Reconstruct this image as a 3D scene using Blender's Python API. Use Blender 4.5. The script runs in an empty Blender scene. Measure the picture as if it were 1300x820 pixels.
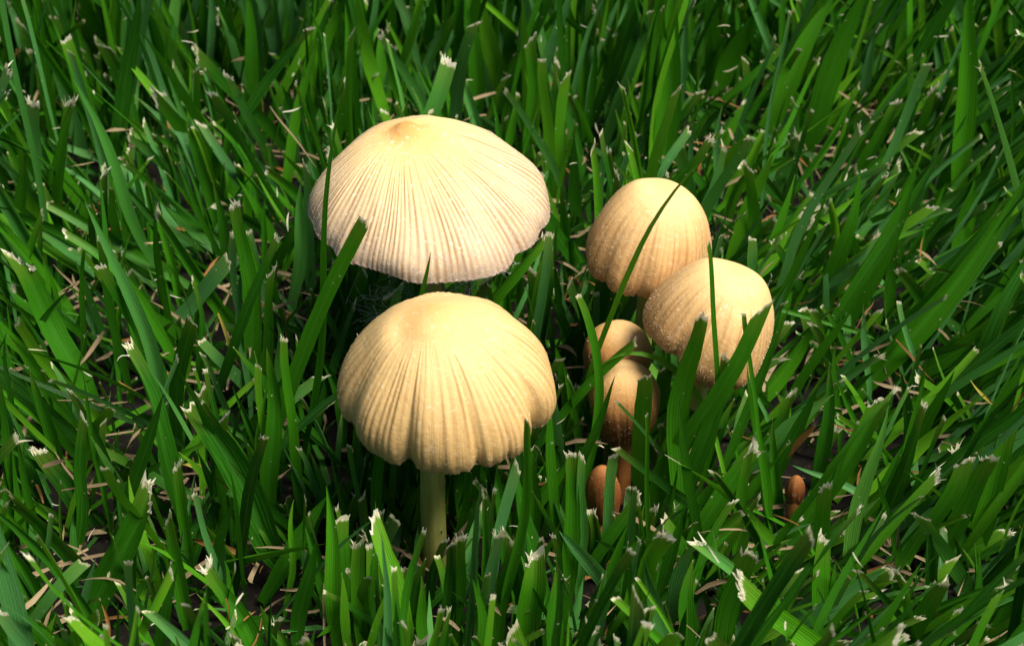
import bpy, math, random
import numpy as np
from mathutils import Vector, Matrix
# ------------------------------------------------------------------ scene, camera, light
sc = bpy.context.scene
COL = sc.collection
S = 0.01                       # everything below is thought in centimetres
PITCH = math.radians(34.0)     # camera looks down by this angle
DIST = 30.0                    # to the aim point
AIM = np.array([0.0, 0.0, 3.0])
FPX = 2500.0                   # focal length in photo pixels (photo 1300 wide)
PW, PH = 1300.0, 820.0
FWD = np.array([0.0, math.cos(PITCH), -math.sin(PITCH)])
RGT = np.array([1.0, 0.0, 0.0])
UPV = np.array([0.0, math.sin(PITCH), math.cos(PITCH)])
CAM = AIM - FWD * DIST
cam_d = bpy.data.cameras.new('camera')
cam = bpy.data.objects.new('camera', cam_d); COL.objects.link(cam)
cam.location = Vector(CAM * S)
cam.rotation_euler = (math.radians(90) - PITCH, 0, 0)
cam_d.sensor_width = 36.0
cam_d.lens = 36.0 * FPX / PW
cam_d.clip_start = 0.005; cam_d.clip_end = 60.0
cam_d.dof.use_dof = True
cam_d.dof.focus_distance = 0.292
cam_d.dof.aperture_fstop = 56.0
sc.camera = cam

SUN_EL, SUN_AZ = 61.0, 118.0     # azimuth: degrees clockwise from the view direction
wd = bpy.data.worlds.new('World'); sc.world = wd; wd.use_nodes = True
nt = wd.node_tree; bg = nt.nodes['Background']
sky = nt.nodes.new('ShaderNodeTexSky'); sky.sky_type = 'NISHITA'; sky.sun_disc = False
sky.sun_elevation = math.radians(SUN_EL); sky.sun_rotation = math.radians(SUN_AZ)
sky.dust_density = 3.0; sky.air_density = 1.0; sky.ozone_density = 1.0
nt.links.new(sky.outputs[0], bg.inputs[0]); bg.inputs[1].default_value = 0.062
sun_d = bpy.data.lights.new('sun', 'SUN'); sun = bpy.data.objects.new('sun', sun_d); COL.objects.link(sun)
sun_d.energy = 5.0; sun_d.angle = math.radians(26.0); sun_d.color = (1.0, 0.95, 0.86)
_e, _a = math.radians(SUN_EL), math.radians(SUN_AZ)
sdir = Vector((math.sin(_a) * math.cos(_e), math.cos(_a) * math.cos(_e), math.sin(_e)))
sun.rotation_euler = sdir.to_track_quat('Z', 'Y').to_euler()
sun.location = sdir * 3
sc.view_settings.view_transform = 'Standard'; sc.view_settings.look = 'None'
sc.view_settings.exposure = 0.52; sc.view_settings.gamma = 1.0
sc.cycles.max_bounces = 8; sc.cycles.transparent_max_bounces = 8

rng = np.random.default_rng(7)
random.seed(7)

# ------------------------------------------------------------------ helpers
def proj(p):
    p = np.asarray(p, float); d = p - CAM
    z = d @ FWD
    return PW / 2 + FPX * (d @ RGT) / z, PH / 2 - FPX * (d @ UPV) / z, z
def ray(px, py):
    d = FWD + RGT * (px - PW / 2) / FPX + UPV * (PH / 2 - py) / FPX
    return d / np.linalg.norm(d)
def at_z(px, py, z=0.0):
    d = ray(px, py); return CAM + d * ((z - CAM[2]) / d[2])
def at_y(px, py, y):
    d = ray(px, py); return CAM + d * ((y - CAM[1]) / d[1])
def nrm(v): return v / (np.linalg.norm(v, axis=-1, keepdims=True) + 1e-12)
def sst(a, b, x):
    t = np.clip((x - a) / (b - a), 0, 1); return t * t * (3 - 2 * t)

def make_mesh(name, V, F, mats, attrs=None, mi=None, smooth=True):
    """V (n,3) in cm, F list/array of faces (quads array or list), attrs: {name: per-vertex float}"""
    me = bpy.data.meshes.new(name)
    V = np.asarray(V, np.float32) * S
    if isinstance(F, np.ndarray):
        k = F.shape[1]; nf = len(F)
        me.vertices.add(len(V)); me.vertices.foreach_set('co', V.ravel())
        me.loops.add(nf * k); me.loops.foreach_set('vertex_index', F.astype(np.int32).ravel())
        me.polygons.add(nf)
        me.polygons.foreach_set('loop_start', np.arange(0, nf * k, k, dtype=np.int32))
        me.polygons.foreach_set('loop_total', np.full(nf, k, np.int32))
        me.update(calc_edges=True)
    else:
        me.from_pydata(V.tolist(), [], F)
    if mi is not None: me.polygons.foreach_set('material_index', np.asarray(mi, np.int32))
    me.polygons.foreach_set('use_smooth', np.full(len(me.polygons), smooth, bool))
    for k, a in (attrs or {}).items():
        at = me.attributes.new(k, 'FLOAT', 'POINT'); at.data.foreach_set('value', np.asarray(a, np.float32))
    for m in mats: me.materials.append(m)
    me.validate(); me.update()
    return me
def link(name, me, parent=None, loc=None):
    o = bpy.data.objects.new(name, me); COL.objects.link(o)
    if loc is not None: o.location = loc
    if parent is not None: o.parent = parent
    return o
def tag(o, label=None, cat=None, group=None, kind=None):
    if label: o['label'] = label
    if cat: o['category'] = cat
    if group: o['group'] = group
    if kind: o['kind'] = kind
    return o

class N:
    """small node-building helper"""
    def __init__(s, name):
        s.m = bpy.data.materials.new(name); s.m.use_nodes = True
        s.t = s.m.node_tree; s.t.nodes.clear(); s.out = s.n('ShaderNodeOutputMaterial')
    def n(s, typ, **kw):
        x = s.t.nodes.new(typ)
        for k, v in kw.items(): setattr(x, k, v)
        return x
    def l(s, a, b): s.t.links.new(a, b)
    def put(s, sock, v):
        if hasattr(v, 'links') or isinstance(v, bpy.types.NodeSocket): s.l(v, sock)
        elif isinstance(v, (tuple, list)): sock.default_value = (*v, 1.0) if len(v) == 3 and len(sock.default_value) == 4 else v
        else: sock.default_value = v
    def attr(s, name): return s.n('ShaderNodeAttribute', attribute_name=name).outputs['Fac']
    def math(s, op, a, b=0.0, c=0.0, clamp=False):
        x = s.n('ShaderNodeMath', operation=op, use_clamp=clamp)
        s.put(x.inputs[0], a); s.put(x.inputs[1], b); s.put(x.inputs[2], c); return x.outputs[0]
    def mix(s, f, a, b, mode='MIX'):
        x = s.n('ShaderNodeMix', data_type='RGBA', blend_type=mode)
        s.put(x.inputs[0], f); s.put(x.inputs[6], a); s.put(x.inputs[7], b); return x.outputs[2]
    def ramp(s, f, stops, interp='LINEAR'):
        x = s.n('ShaderNodeValToRGB'); r = x.color_ramp; r.interpolation = interp
        while len(r.elements) < len(stops): r.elements.new(0.5)
        for e, (p, c) in zip(r.elements, stops):
            e.position = p; e.color = (*c, 1) if isinstance(c, (tuple, list)) else (c, c, c, 1)
        s.put(x.inputs[0], f); return x.outputs[0]
    def noise(s, vec, scale, detail=3.0, rough=0.55):
        x = s.n('ShaderNodeTexNoise'); s.l(vec, x.inputs['Vector'])
        x.inputs['Scale'].default_value = scale; x.inputs['Detail'].default_value = detail
        x.inputs['Roughness'].default_value = rough; return x.outputs['Fac']
    def comb(s, x, y, z=0.0):
        c = s.n('ShaderNodeCombineXYZ'); s.put(c.inputs[0], x); s.put(c.inputs[1], y); s.put(c.inputs[2], z)
        return c.outputs[0]
    def obj(s): return s.n('ShaderNodeTexCoord').outputs['Object']
    def geo(s): return s.n('ShaderNodeNewGeometry').outputs['Position']
    def bump(s, h, dist, strength=1.0, normal=None):
        b = s.n('ShaderNodeBump'); s.l(h, b.inputs['Height'])
        b.inputs['Distance'].default_value = dist; b.inputs['Strength'].default_value = strength
        if normal is not None: s.l(normal, b.inputs['Normal'])
        return b.outputs[0]
    def pbr(s, color, rough=0.5, normal=None, spec=0.5, **kw):
        p = s.n('ShaderNodeBsdfPrincipled'); s.put(p.inputs['Base Color'], color)
        s.put(p.inputs['Roughness'], rough); s.put(p.inputs['Specular IOR Level'], spec)
        if normal is not None: s.l(normal, p.inputs['Normal'])
        for k, v in kw.items(): s.put(p.inputs[k.replace('_', ' ')], v)
        return p

# ------------------------------------------------------------------ materials
def mat_grass():
    m = N('living_grass')
    rnd, blue, cutd, u, v = (m.attr(k) for k in ('rnd', 'blue', 'cutd', 'gu', 'gv'))
    base = m.ramp(rnd, [(0.0, (0.003, 0.034, 0.001)), (0.3, (0.014, 0.100, 0.001)), (0.6, (0.044, 0.210, 0.002)), (1.0, (0.150, 0.410, 0.012))])
    bluec = (0.085, 0.260, 0.080)
    col = m.mix(blue, base, bluec)
    # pale midrib
    mid = m.math('SUBTRACT', 1.0, m.math('MULTIPLY', m.math('ABSOLUTE', m.math('SUBTRACT', u, 0.5)), 14.0), clamp=True)
    col = m.mix(m.math('MULTIPLY', mid, 0.25), col, (0.08, 0.28, 0.04))
    # slow colour drift and long streaks
    cv = m.comb(m.math('MULTIPLY', u, 7.0), m.math('MULTIPLY', v, 0.9), m.math('MULTIPLY', rnd, 31.0))
    st = m.noise(cv, 2.2, 3.0)
    col = m.mix(m.ramp(st, [(0.35, 0.0), (0.75, 0.6)]), col, m.mix(0.6, col, (0.045, 0.20, 0.01)))
    # parallel veins
    vein = m.math('SINE', m.math('ADD', m.math('MULTIPLY', u, 2 * math.pi * 7.5), m.math('MULTIPLY', m.math('SINE', m.math('MULTIPLY', u, 17.0)), 1.1)))
    v01 = m.math('MULTIPLY_ADD', vein, 0.5, 0.5)
    col = m.mix(m.math('MULTIPLY', m.math('MULTIPLY', v01, st), 0.32), col, m.mix(0.75, col, (0.07, 0.27, 0.03)))
    # mown edge bleaching to straw
    nz = m.noise(m.comb(m.math('MULTIPLY', u, 9.0), m.math('MULTIPLY', v, 4.0), m.math('MULTIPLY', rnd, 57.0)), 2.0, 2.0)
    ed = m.math('SUBTRACT', m.math('MULTIPLY_ADD', nz, 0.10, 0.005), cutd)
    edf = m.math('MULTIPLY', ed, 28.0, clamp=True)
    col = m.mix(m.math('MULTIPLY', m.math('SUBTRACT', 0.55, cutd, clamp=True), 0.5), col, (0.22, 0.27, 0.03))
    col = m.mix(edf, col, m.ramp(nz, [(0.3, (0.34, 0.26, 0.10)), (0.48, (0.68, 0.64, 0.36)), (0.65, (0.84, 0.82, 0.60))]))
    # flecks
    fl = m.n('ShaderNodeTexVoronoi', feature='F1'); m.l(m.obj(), fl.inputs['Vector']); fl.inputs['Scale'].default_value = 520.0
    gate = m.noise(m.obj(), 160.0, 2.0)
    fk = m.math('MULTIPLY', m.math('LESS_THAN', fl.outputs['Distance'], 0.10), m.math('GREATER_THAN', gate, 0.56))
    col = m.mix(m.math('MULTIPLY', fk, 0.65), col, (0.45, 0.50, 0.30))
    h = m.math('ADD', v01, m.math('MULTIPLY', m.noise(cv, 9.0, 2.0), 0.8))
    bn = m.bump(h, 0.00005, 0.65)
    rg = m.math('MULTIPLY_ADD', st, 0.25, 0.27)
    p = m.pbr(col, rg, bn, 0.27)
    tr = m.n('ShaderNodeBsdfTranslucent'); m.put(tr.inputs[0], m.mix(0.5, col, m.mix(1.0, col, (1.7, 1.7, 0.6), 'MULTIPLY')))
    m.l(bn, tr.inputs['Normal'])
    mx = m.n('ShaderNodeMixShader'); mx.inputs[0].default_value = 0.27
    m.l(p.outputs[0], mx.inputs[1]); m.l(tr.outputs[0], mx.inputs[2]); m.l(mx.outputs[0], m.out.inputs[0])
    return m.m
def mat_fibre(name, a, b, rough=0.7, trans=0.25, dirt=0.55):
    m = N(name)
    rnd = m.attr('rnd')
    n = m.noise(m.obj(), 420.0, 3.0)
    col = m.mix(m.math('ADD', m.math('MULTIPLY', rnd, 0.65), m.math('MULTIPLY', n, 0.35)), a, b)
    nn = m.noise(m.comb(m.math('MULTIPLY', m.attr('gu'), 12.0), m.math('MULTIPLY', m.attr('gv'), 1.2), m.math('MULTIPLY', rnd, 9.0)), 3.0, 3.0)
    col = m.mix(m.ramp(nn, [(0.4, 0.0), (0.7, dirt)]), col, m.mix(1.0, col, (0.5, 0.42, 0.33), 'MULTIPLY'))
    p = m.pbr(col, rough, m.bump(nn, 0.00008, 0.8), 0.3)
    tr = m.n('ShaderNodeBsdfTranslucent'); m.put(tr.inputs[0], col)
    mx = m.n('ShaderNodeMixShader'); mx.inputs[0].default_value = trans
    m.l(p.outputs[0], mx.inputs[1]); m.l(tr.outputs[0], mx.inputs[2]); m.l(mx.outputs[0], m.out.inputs[0])
    return m.m
def mat_soil():
    m = N('dark_soil')
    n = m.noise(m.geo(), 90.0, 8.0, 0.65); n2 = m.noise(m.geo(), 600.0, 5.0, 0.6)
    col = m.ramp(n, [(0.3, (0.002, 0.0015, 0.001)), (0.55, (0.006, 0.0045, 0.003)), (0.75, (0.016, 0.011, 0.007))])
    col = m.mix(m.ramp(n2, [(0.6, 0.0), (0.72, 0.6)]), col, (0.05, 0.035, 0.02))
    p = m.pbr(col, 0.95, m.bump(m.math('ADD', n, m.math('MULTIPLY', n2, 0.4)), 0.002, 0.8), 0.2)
    m.l(p.outputs[0], m.out.inputs[0]); return m.m
def mat_cap(name, stops, groove_col, groove, margin_col, sss=0.12, spots=0.35):
    m = N(name)
    v, g, th = m.attr('cv'), m.attr('groove'), m.attr('ct')
    ob = m.obj()
    big = m.noise(ob, 75.0, 4.0, 0.6)
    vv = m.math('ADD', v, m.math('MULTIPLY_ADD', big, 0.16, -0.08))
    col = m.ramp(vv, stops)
    st = m.noise(ob, 140.0, 6.0, 0.7); col = m.mix(m.ramp(st, [(0.56, 0.0), (0.74, 0.38)]), col, m.mix(1.0, col, (0.74, 0.52, 0.32), 'MULTIPLY'))
    dirt = m.noise(ob, 620.0, 3.0, 0.5); col = m.mix(m.ramp(dirt, [(0.70, 0.0), (0.76, 0.5)]), col, (0.22, 0.13, 0.06))
    # fibres running from the crown to the margin
    rad = m.noise(m.comb(m.math('MULTIPLY', th, 26.0), m.math('MULTIPLY', v, 2.2), 0.0), 2.0, 5.0, 0.6)
    fine = m.noise(ob, 900.0, 4.0, 0.7)
    col = m.mix(m.math('MULTIPLY', m.ramp(rad, [(0.42, 0.0), (0.72, 1.0)]), 0.30), col, m.mix(1.0, col, (0.88, 0.70, 0.50), 'MULTIPLY'))
    gm = m.math('MULTIPLY', m.math('MULTIPLY', g, m.math('MULTIPLY_ADD', rad, 1.0, 0.5)), groove, clamp=True)
    col = m.mix(gm, col, groove_col)
    # granular, dusty margin
    mg = m.math('MULTIPLY', m.ramp(vv, [(0.55, 0.0), (0.98, 1.0)]), m.ramp(fine, [(0.44, 0.0), (0.60, 1.0)]))
    col = m.mix(m.math('MULTIPLY', mg, 0.75), col, margin_col)
    pale = m.ramp(m.noise(ob, 1500.0, 2.0), [(0.60, 0.0), (0.70, 1.0)])
    col = m.mix(m.math('MULTIPLY', pale, spots), col, (0.86, 0.76, 0.56))
    hh = m.math('ADD', m.math('MULTIPLY', fine, 0.8), m.math('MULTIPLY', rad, 0.5))
    hh = m.math('ADD', hh, m.math('MULTIPLY', big, 1.5))
    bn = m.bump(hh, 0.00022, 0.75)
    p = m.pbr(col, 0.55, bn, 0.33)
    p.inputs['Subsurface Weight'].default_value = sss
    p.inputs['Subsurface Radius'].default_value = (1.0, 0.55, 0.25)
    p.inputs['Subsurface Scale'].default_value = 0.0018
    m.l(p.outputs[0], m.out.inputs[0]); return m.m
def mat_simple(name, stops, scale, rough=0.6, bump=0.0003, stretch=(1, 1, 1), spec=0.3, sss=0.0):
    m = N(name)
    mp = m.n('ShaderNodeMapping'); m.l(m.obj(), mp.inputs[0]); mp.inputs['Scale'].default_value = stretch
    n = m.noise(mp.outputs[0], scale, 6.0, 0.62)
    p = m.pbr(m.ramp(n, stops), rough, m.bump(n, bump, 0.9), spec)
    if sss:
        p.inputs['Subsurface Weight'].default_value = sss
        p.inputs['Subsurface Radius'].default_value = (1.0, 0.7, 0.3); p.inputs['Subsurface Scale'].default_value = 0.0015
    m.l(p.outputs[0], m.out.inputs[0]); return m.m

M_GRASS = mat_grass()
M_FRAY = mat_fibre('frayed_fibre', (0.60, 0.57, 0.32), (0.90, 0.88, 0.72), 0.6, 0.4, 0.2)
M_STRAW = mat_fibre('dry_straw', (0.11, 0.07, 0.032), (0.42, 0.32, 0.18), 0.75, 0.10)
M_RUST = mat_fibre('rusty_leaf', (0.12, 0.05, 0.012), (0.34, 0.16, 0.035), 0.6, 0.2)
M_YELLOW = mat_fibre('yellow_leaf', (0.42, 0.36, 0.05), (0.60, 0.48, 0.10), 0.5, 0.3)
M_SOIL = mat_soil()
M_CAP_A = mat_cap('cap_skin_open', [(0.0, (0.651, 0.317, 0.084)), (0.10, (0.707, 0.387, 0.118)), (0.22, (0.744, 0.502, 0.210)), (0.50, (0.70, 0.525, 0.29)), (0.82, (0.61, 0.455, 0.275)), (0.94, (0.44, 0.34, 0.24)), (1.0, (0.34, 0.27, 0.22))],
                  (0.33, 0.19, 0.09), 0.9, (0.36, 0.28, 0.22))
M_CAP_B = mat_cap('cap_skin_bell', [(0.0, (0.667, 0.377, 0.124)), (0.14, (0.703, 0.447, 0.173)), (0.35, (0.703, 0.482, 0.207)), (0.65, (0.631, 0.420, 0.173)), (0.88, (0.541, 0.342, 0.124)), (1.0, (0.497, 0.316, 0.124))],
                  (0.379, 0.201, 0.066), 0.60, (0.497, 0.325, 0.141), spots=0.25)
M_CAP_C = mat_cap('cap_skin_young', [(0.0, (0.781, 0.525, 0.210)), (0.25, (0.763, 0.525, 0.226)), (0.55, (0.670, 0.426, 0.178)), (0.8, (0.558, 0.326, 0.121)), (1.0, (0.428, 0.226, 0.081))],
                  (0.335, 0.154, 0.048), 0.55, (0.391, 0.217, 0.088), spots=0.3)
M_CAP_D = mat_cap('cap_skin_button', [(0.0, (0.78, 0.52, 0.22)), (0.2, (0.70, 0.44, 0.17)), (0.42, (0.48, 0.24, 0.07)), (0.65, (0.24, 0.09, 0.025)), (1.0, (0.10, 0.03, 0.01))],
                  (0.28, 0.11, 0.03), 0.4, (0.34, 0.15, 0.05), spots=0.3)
M_CAP_E = mat_cap('cap_skin_rust', [(0.0, (0.36, 0.14, 0.035)), (0.4, (0.26, 0.085, 0.02)), (1.0, (0.13, 0.035, 0.01))],
                  (0.18, 0.05, 0.015), 0.4, (0.2, 0.07, 0.03), spots=0.12)
M_STEM = mat_simple('mushroom_stem', [(0.3, (0.26, 0.27, 0.05)), (0.5, (0.38, 0.38, 0.09)), (0.7, (0.46, 0.45, 0.14))], 220.0, 0.6, 0.0002, (3, 3, 0.35), 0.3, 0.1)
M_GILL = mat_simple('gill_flesh', [(0.3, (0.10, 0.065, 0.045)), (0.6, (0.20, 0.14, 0.10))], 300.0, 0.8)
M_GRAIN = mat_simple('veil_grain', [(0.3, (0.55, 0.38, 0.20)), (0.6, (0.80, 0.64, 0.42))], 700.0, 0.35, 0.0001, spec=0.5)
M_WEB = mat_simple('white_fluff', [(0.3, (0.75, 0.75, 0.72)), (0.6, (0.9, 0.9, 0.88))], 300.0, 0.5)

# ------------------------------------------------------------------ ground: one uneven sheet of soil
def ground():
    g = np.unique(np.concatenate([np.linspace(-400, -40, 20), np.linspace(-40, 40, 161), np.linspace(40, 400, 20)]))
    X, Y = np.meshgrid(g, g, indexing='ij')
    Z = 0.18 * np.sin(X * 0.9 + 1.3 * np.sin(Y * 0.7)) * np.cos(Y * 1.1 + X * 0.3) + 0.06 * np.sin(X * 3.1 + Y * 2.3) - 0.15
    Z += rng.normal(0, 0.035, Z.shape)
    n = len(g); i = np.arange((n - 1) * n).reshape(n - 1, n)[:, :-1].ravel()
    F = np.stack([i, i + n, i + n + 1, i + 1], 1)
    V = np.stack([X.ravel(), Y.ravel(), Z.ravel()], 1)
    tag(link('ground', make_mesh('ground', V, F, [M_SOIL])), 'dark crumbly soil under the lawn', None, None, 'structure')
ground()

# ------------------------------------------------------------------ mushrooms
CAPS = []      # (center, axis, R, H) for keeping grass out
def curve_noise(th, seed, ks, amp):
    r = np.random.default_rng(seed); o = np.zeros_like(th)
    for k in ks: o += amp / math.sqrt(k) * r.normal() * np.cos(k * th + r.uniform(0, 6.28))
    return o
def frame_from(axis):
    a = nrm(np.asarray(axis, float)); x = nrm(np.cross([0, 1, 0], a)); y = np.cross(a, x)
    return np.stack([x, y, a], 1)
def mushroom(name, label, apex_px, z_apex, R, H, axis, prof, mat, root, nrib=80, rib=0.02, seed=1, notches=(), lobes=(),
             stem_r=(0.2, 0.24), grains=1500, res=(480, 80), rib_from=0.3, sq=(1, 1), group=None, mat_stem=None, wav=0.03, gr_from=0.45, bumps=(), off=(0, 0), stem_dx=0.):
    r = np.random.default_rng(seed)
    apex = at_z(*apex_px, z_apex); Fm = frame_from(axis); org = apex - Fm[:, 2] * H * prof[0][1] - np.array([off[0], off[1], 0])
    CAPS.append((org, Fm, R, H))
    base = np.array([org[0] + root[0], org[1] + root[1], -0.2])
    e = bpy.data.objects.new(name, None); COL.objects.link(e); e.empty_display_size = 0.01
    e.location = Vector(base * S); tag(e, label, 'mushroom', group)
    loc = base
    nt_, nv = res
    th = np.linspace(0, 2 * np.pi, nt_, endpoint=False); v = np.linspace(0, 1, nv)
    P = np.array(prof, float)
    d = np.concatenate([[0], np.cumsum(np.linalg.norm(np.diff(P, axis=0), axis=1))]); d /= d[-1]
    # smooth interpolation through profile (several passes of smoothing on dense sampling)
    vd = np.linspace(0, 1, 400)
    def herm(val):
        g = np.gradient(val, d); k = np.clip(np.searchsorted(d, vd, side='right') - 1, 0, len(d) - 2); hh = d[k + 1] - d[k]; q = (vd - d[k]) / hh
        return (2*q**3 - 3*q**2 + 1) * val[k] + (q**3 - 2*q**2 + q) * hh * g[k] + (-2*q**3 + 3*q**2) * val[k+1] + (q**3 - q**2) * hh * g[k+1]
    pr, pz = herm(P[:, 0]), herm(P[:, 1])
    for _ in range(150):
        pr[1:-1] = (pr[:-2] + 2 * pr[1:-1] + pr[2:]) / 4; pz[1:-1] = (pz[:-2] + 2 * pz[1:-1] + pz[2:]) / 4
        pz[0] = pz[1]
    rr = np.interp(v, vd, pr) * R; zz = np.interp(v, vd, pz) * H
    T, Vv = np.meshgrid(th, v, indexing='ij'); RR = np.broadcast_to(rr, T.shape).copy(); ZZ = np.broadcast_to(zz, T.shape).copy()
    # big shape: lobes and notches
    infl = sst(0.12, 1.0, Vv)
    RR *= 1 + curve_noise(T, seed + 5, (2, 3, 4, 5), wav) * infl
    for ang, wdt, dep, lift in notches:
        dd = (T - math.radians(ang) + np.pi) % (2 * np.pi) - np.pi
        gss = np.exp(-(dd / math.radians(wdt)) ** 2)
        RR *= 1 - dep * gss * infl
        ZZ += lift * H * gss * sst(0.6, 1, Vv)
        ZZ -= 0.10 * dep * H * gss * sst(0.2, .6, Vv)
    for ang, v0, wdt, hgt in bumps:
        dd = (T - math.radians(ang) + np.pi) % (2 * np.pi) - np.pi
        dx = RR * np.cos(T) / R - v0 * math.cos(math.radians(ang)); dy = RR * np.sin(T) / R - v0 * math.sin(math.radians(ang))
        ZZ += hgt * H * np.exp(-(dx ** 2 + dy ** 2) / wdt ** 2)
    RR *= 1 + (.016 * np.sin(4 * T + 7 * Vv + seed) + .012 * np.sin(9 * T - 5 * Vv + 3 * seed)) * sst(.15, .6, Vv)
    # the margin waves up and down, creases run up from it
    ZZ += curve_noise(T, seed + 31, (1, 2, 3, 5), wav * 1.1) * H * sst(.45, 1.0, Vv)
    # uneven surface
    ZZ += 0.012 * H * np.sin(3 * T + 5 * Vv + seed) * sst(0.1, .5, Vv) + 0.008 * H * np.sin(7 * T - 4 * Vv + 2 * seed) * sst(0.2, .6, Vv)
    # ribs of uneven width, fading towards the crown
    warp = T + curve_noise(T, seed + 9, (3, 5, 8, 13, 21), 0.05)
    ph = warp * nrib
    rb = 0.5 + 0.5 * np.cos(ph); amp_th = 0.55 + 0.45 * np.clip(curve_noise(T, seed + 3, (4, 7, 11, 17, 23), 1.0) * 0.6 + 0.5, 0, 1)
    ph2 = warp * nrib * 0.5 + 0.7
    fade = sst(rib_from, min(rib_from + 0.4, 1.0), Vv + 0.10 * np.cos(ph2 * 1.0))
    ridge = (1 - (1 - rb) ** 1.6)
    patch = 0.45 + 0.75 * np.clip(.5 + np.sin(T * 9 + 6 * Vv + seed) * .35 + np.sin(T * 23 - 9 * Vv) * .35, 0, 1)
    fade = fade * patch
    dsp = rib * fade * amp_th * (ridge - 0.6) + 0.5 * rib * fade * (np.cos(ph2) * 0.5)
    # displacement direction: profile normal
    dr = np.gradient(rr); dz = np.gradient(zz); ln = np.hypot(dr, dz) + 1e-9
    nr = np.clip(-dz / ln, 0, 1); nz_ = dr / ln
    RR += dsp * nr; ZZ += dsp * nz_
    # ragged margin
    edge = sst(0.965, 1.0, Vv)
    ZZ += edge * H * 0.02 * (r.normal(0, 1, (nt_, 1)) * 0.35 + (ridge - 0.5) * 1.2)
    ow = (1 - sst(0, 1, RR / R)); X = RR * np.cos(T) * sq[0] + off[0] * ow; Y = RR * np.sin(T) * sq[1] + off[1] * ow
    L = np.stack([X, Y, ZZ], -1)
    Wd = L @ Fm.T + org - loc
    idx = np.arange(nt_ * nv).reshape(nt_, nv); nx = np.roll(idx, -1, 0)
    F = np.stack([idx[:, :-1], idx[:, 1:], nx[:, 1:], nx[:, :-1]], -1).reshape(-1, 4)
    ct = np.minimum(T, 2 * np.pi - T)
    me = make_mesh('cap', Wd.reshape(-1, 3), F, [mat], {'cv': Vv.ravel(), 'ct': ct.ravel(), 'groove': ((1 - ridge) * fade).ravel()})
    capo = link('cap', me, e)
    # underside: inner skin and radial gills hanging from it
    ng = 72; gv = []; gf = []
    Lm = L[:, -1, :]                                     # the margin
    inn = []
    for k in range(4):
        q = k / 3
        inn.append(Lm * np.array([1 - .86 * q, 1 - .86 * q, 1]) + np.array([0, 0, (0.5 * math.sin(q * 1.45)) * H]) - (k > 0) * np.array([0, 0, 0.03]))
    inn = np.stack(inn, 1)[::6]
    m_ = len(inn); ii = np.arange(m_ * 4).reshape(m_, 4); jn = np.roll(ii, -1, 0)
    gF = np.stack([ii[:, :-1], jn[:, :-1], jn[:, 1:], ii[:, 1:]], -1).reshape(-1, 4)
    gV = (inn @ Fm.T + org - loc).reshape(-1, 3)
    V2, F2 = [gV], [gF]; off = len(gV)
    sel = inn[np.linspace(0, m_ - 1, ng).astype(int)] * np.array([0.97, 0.97, 1])
    low = sel.copy(); low[:, 1:, 2] -= 0.16 * H * np.array([1.0, 1.2, 0.9])[None]; low[:, 0, 2] += 0.0
    for gi in range(ng):
        a = np.concatenate([sel[gi], low[gi]]) @ Fm.T + org - loc
        V2.append(a); F2.append(off + np.array([[0, 1, 5, 4], [1, 2, 6, 5], [2, 3, 7, 6]])); off += 8
    gill = link('gills', make_mesh('gills', np.concatenate(V2), np.concatenate(F2), [M_GILL], smooth=False), e)
    # stem
    top = org + Fm[:, 2] * H * 0.35 + np.array([stem_dx, 0, 0])
    nb = 18; ns = 20; t = np.linspace(0, 1, nb); ctrl = (base + top) / 2 + np.array([r.normal(0, .08), r.normal(0, .05), 0])
    cp = np.outer((1 - t) ** 2, base) + np.outer(2 * t * (1 - t), ctrl) + np.outer(t ** 2, top)
    tan = nrm(np.gradient(cp, axis=0)); sx = nrm(np.cross(tan, [0, 1, 0.01])); sy = np.cross(tan, sx)
    a = np.linspace(0, 2 * np.pi, ns, endpoint=False)
    rad = (stem_r[1] + (stem_r[0] - stem_r[1]) * sst(0, .5, t))[:, None] * (1 + 0.03 * np.cos(5 * a + seed)[None] + 0.02 * np.sin(9 * a + 3 * t[:, None]))
    sv = cp[:, None] + rad[..., None] * (np.cos(a)[None, :, None] * sx[:, None] + np.sin(a)[None, :, None] * sy[:, None]) - loc
    idx = np.arange(nb * ns).reshape(nb, ns); nx = np.roll(idx, -1, 1)
    F = np.stack([idx[:-1], nx[:-1], nx[1:], idx[1:]], -1).reshape(-1, 4)
    link('stem', make_mesh('stem', sv.reshape(-1, 3), F, [mat_stem or M_STEM]), e)
    # glistening grains left on the skin
    if grains:
        nc = grains; gi = r.integers(0, nt_, nc)
        vq = gr_from + (1 - gr_from) * r.beta(1.6, 0.9, nc); gj = np.clip((vq * (nv - 1)).astype(int), 2, nv - 2)
        keep = r.random(nc) < 0.35 + 0.65 * (np.sin(3 * th[gi] + seed) > -0.2); gi, gj = gi[keep], gj[keep]
        c = Wd[gi, gj] + (Wd[(gi + 1) % nt_, gj] - Wd[gi, gj]) * r.random((len(gi), 1))
        nrmv = nrm(np.cross(Wd[gi, gj + 1] - Wd[gi, gj - 1], Wd[(gi + 1) % nt_, gj] - Wd[gi - 1, gj]))
        sgn = np.sign(np.sum(nrmv * (c - (Wd.reshape(-1, 3).mean(0))), 1))[:, None]; nrmv *= np.where(sgn == 0, 1, sgn)
        sz = r.uniform(0.0025, 0.0075, len(gi))[:, None] * np.where(r.random((len(gi), 1)) < .1, 1.5, 1)
        octa = np.array([[1, 0, 0], [-1, 0, 0], [0, 1, 0], [0, -1, 0], [0, 0, 1], [0, 0, -1]], float)
        of = np.array([[0, 2, 4], [2, 1, 4], [1, 3, 4], [3, 0, 4], [2, 0, 5], [1, 2, 5], [3, 1, 5], [0, 3, 5]])
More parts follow.
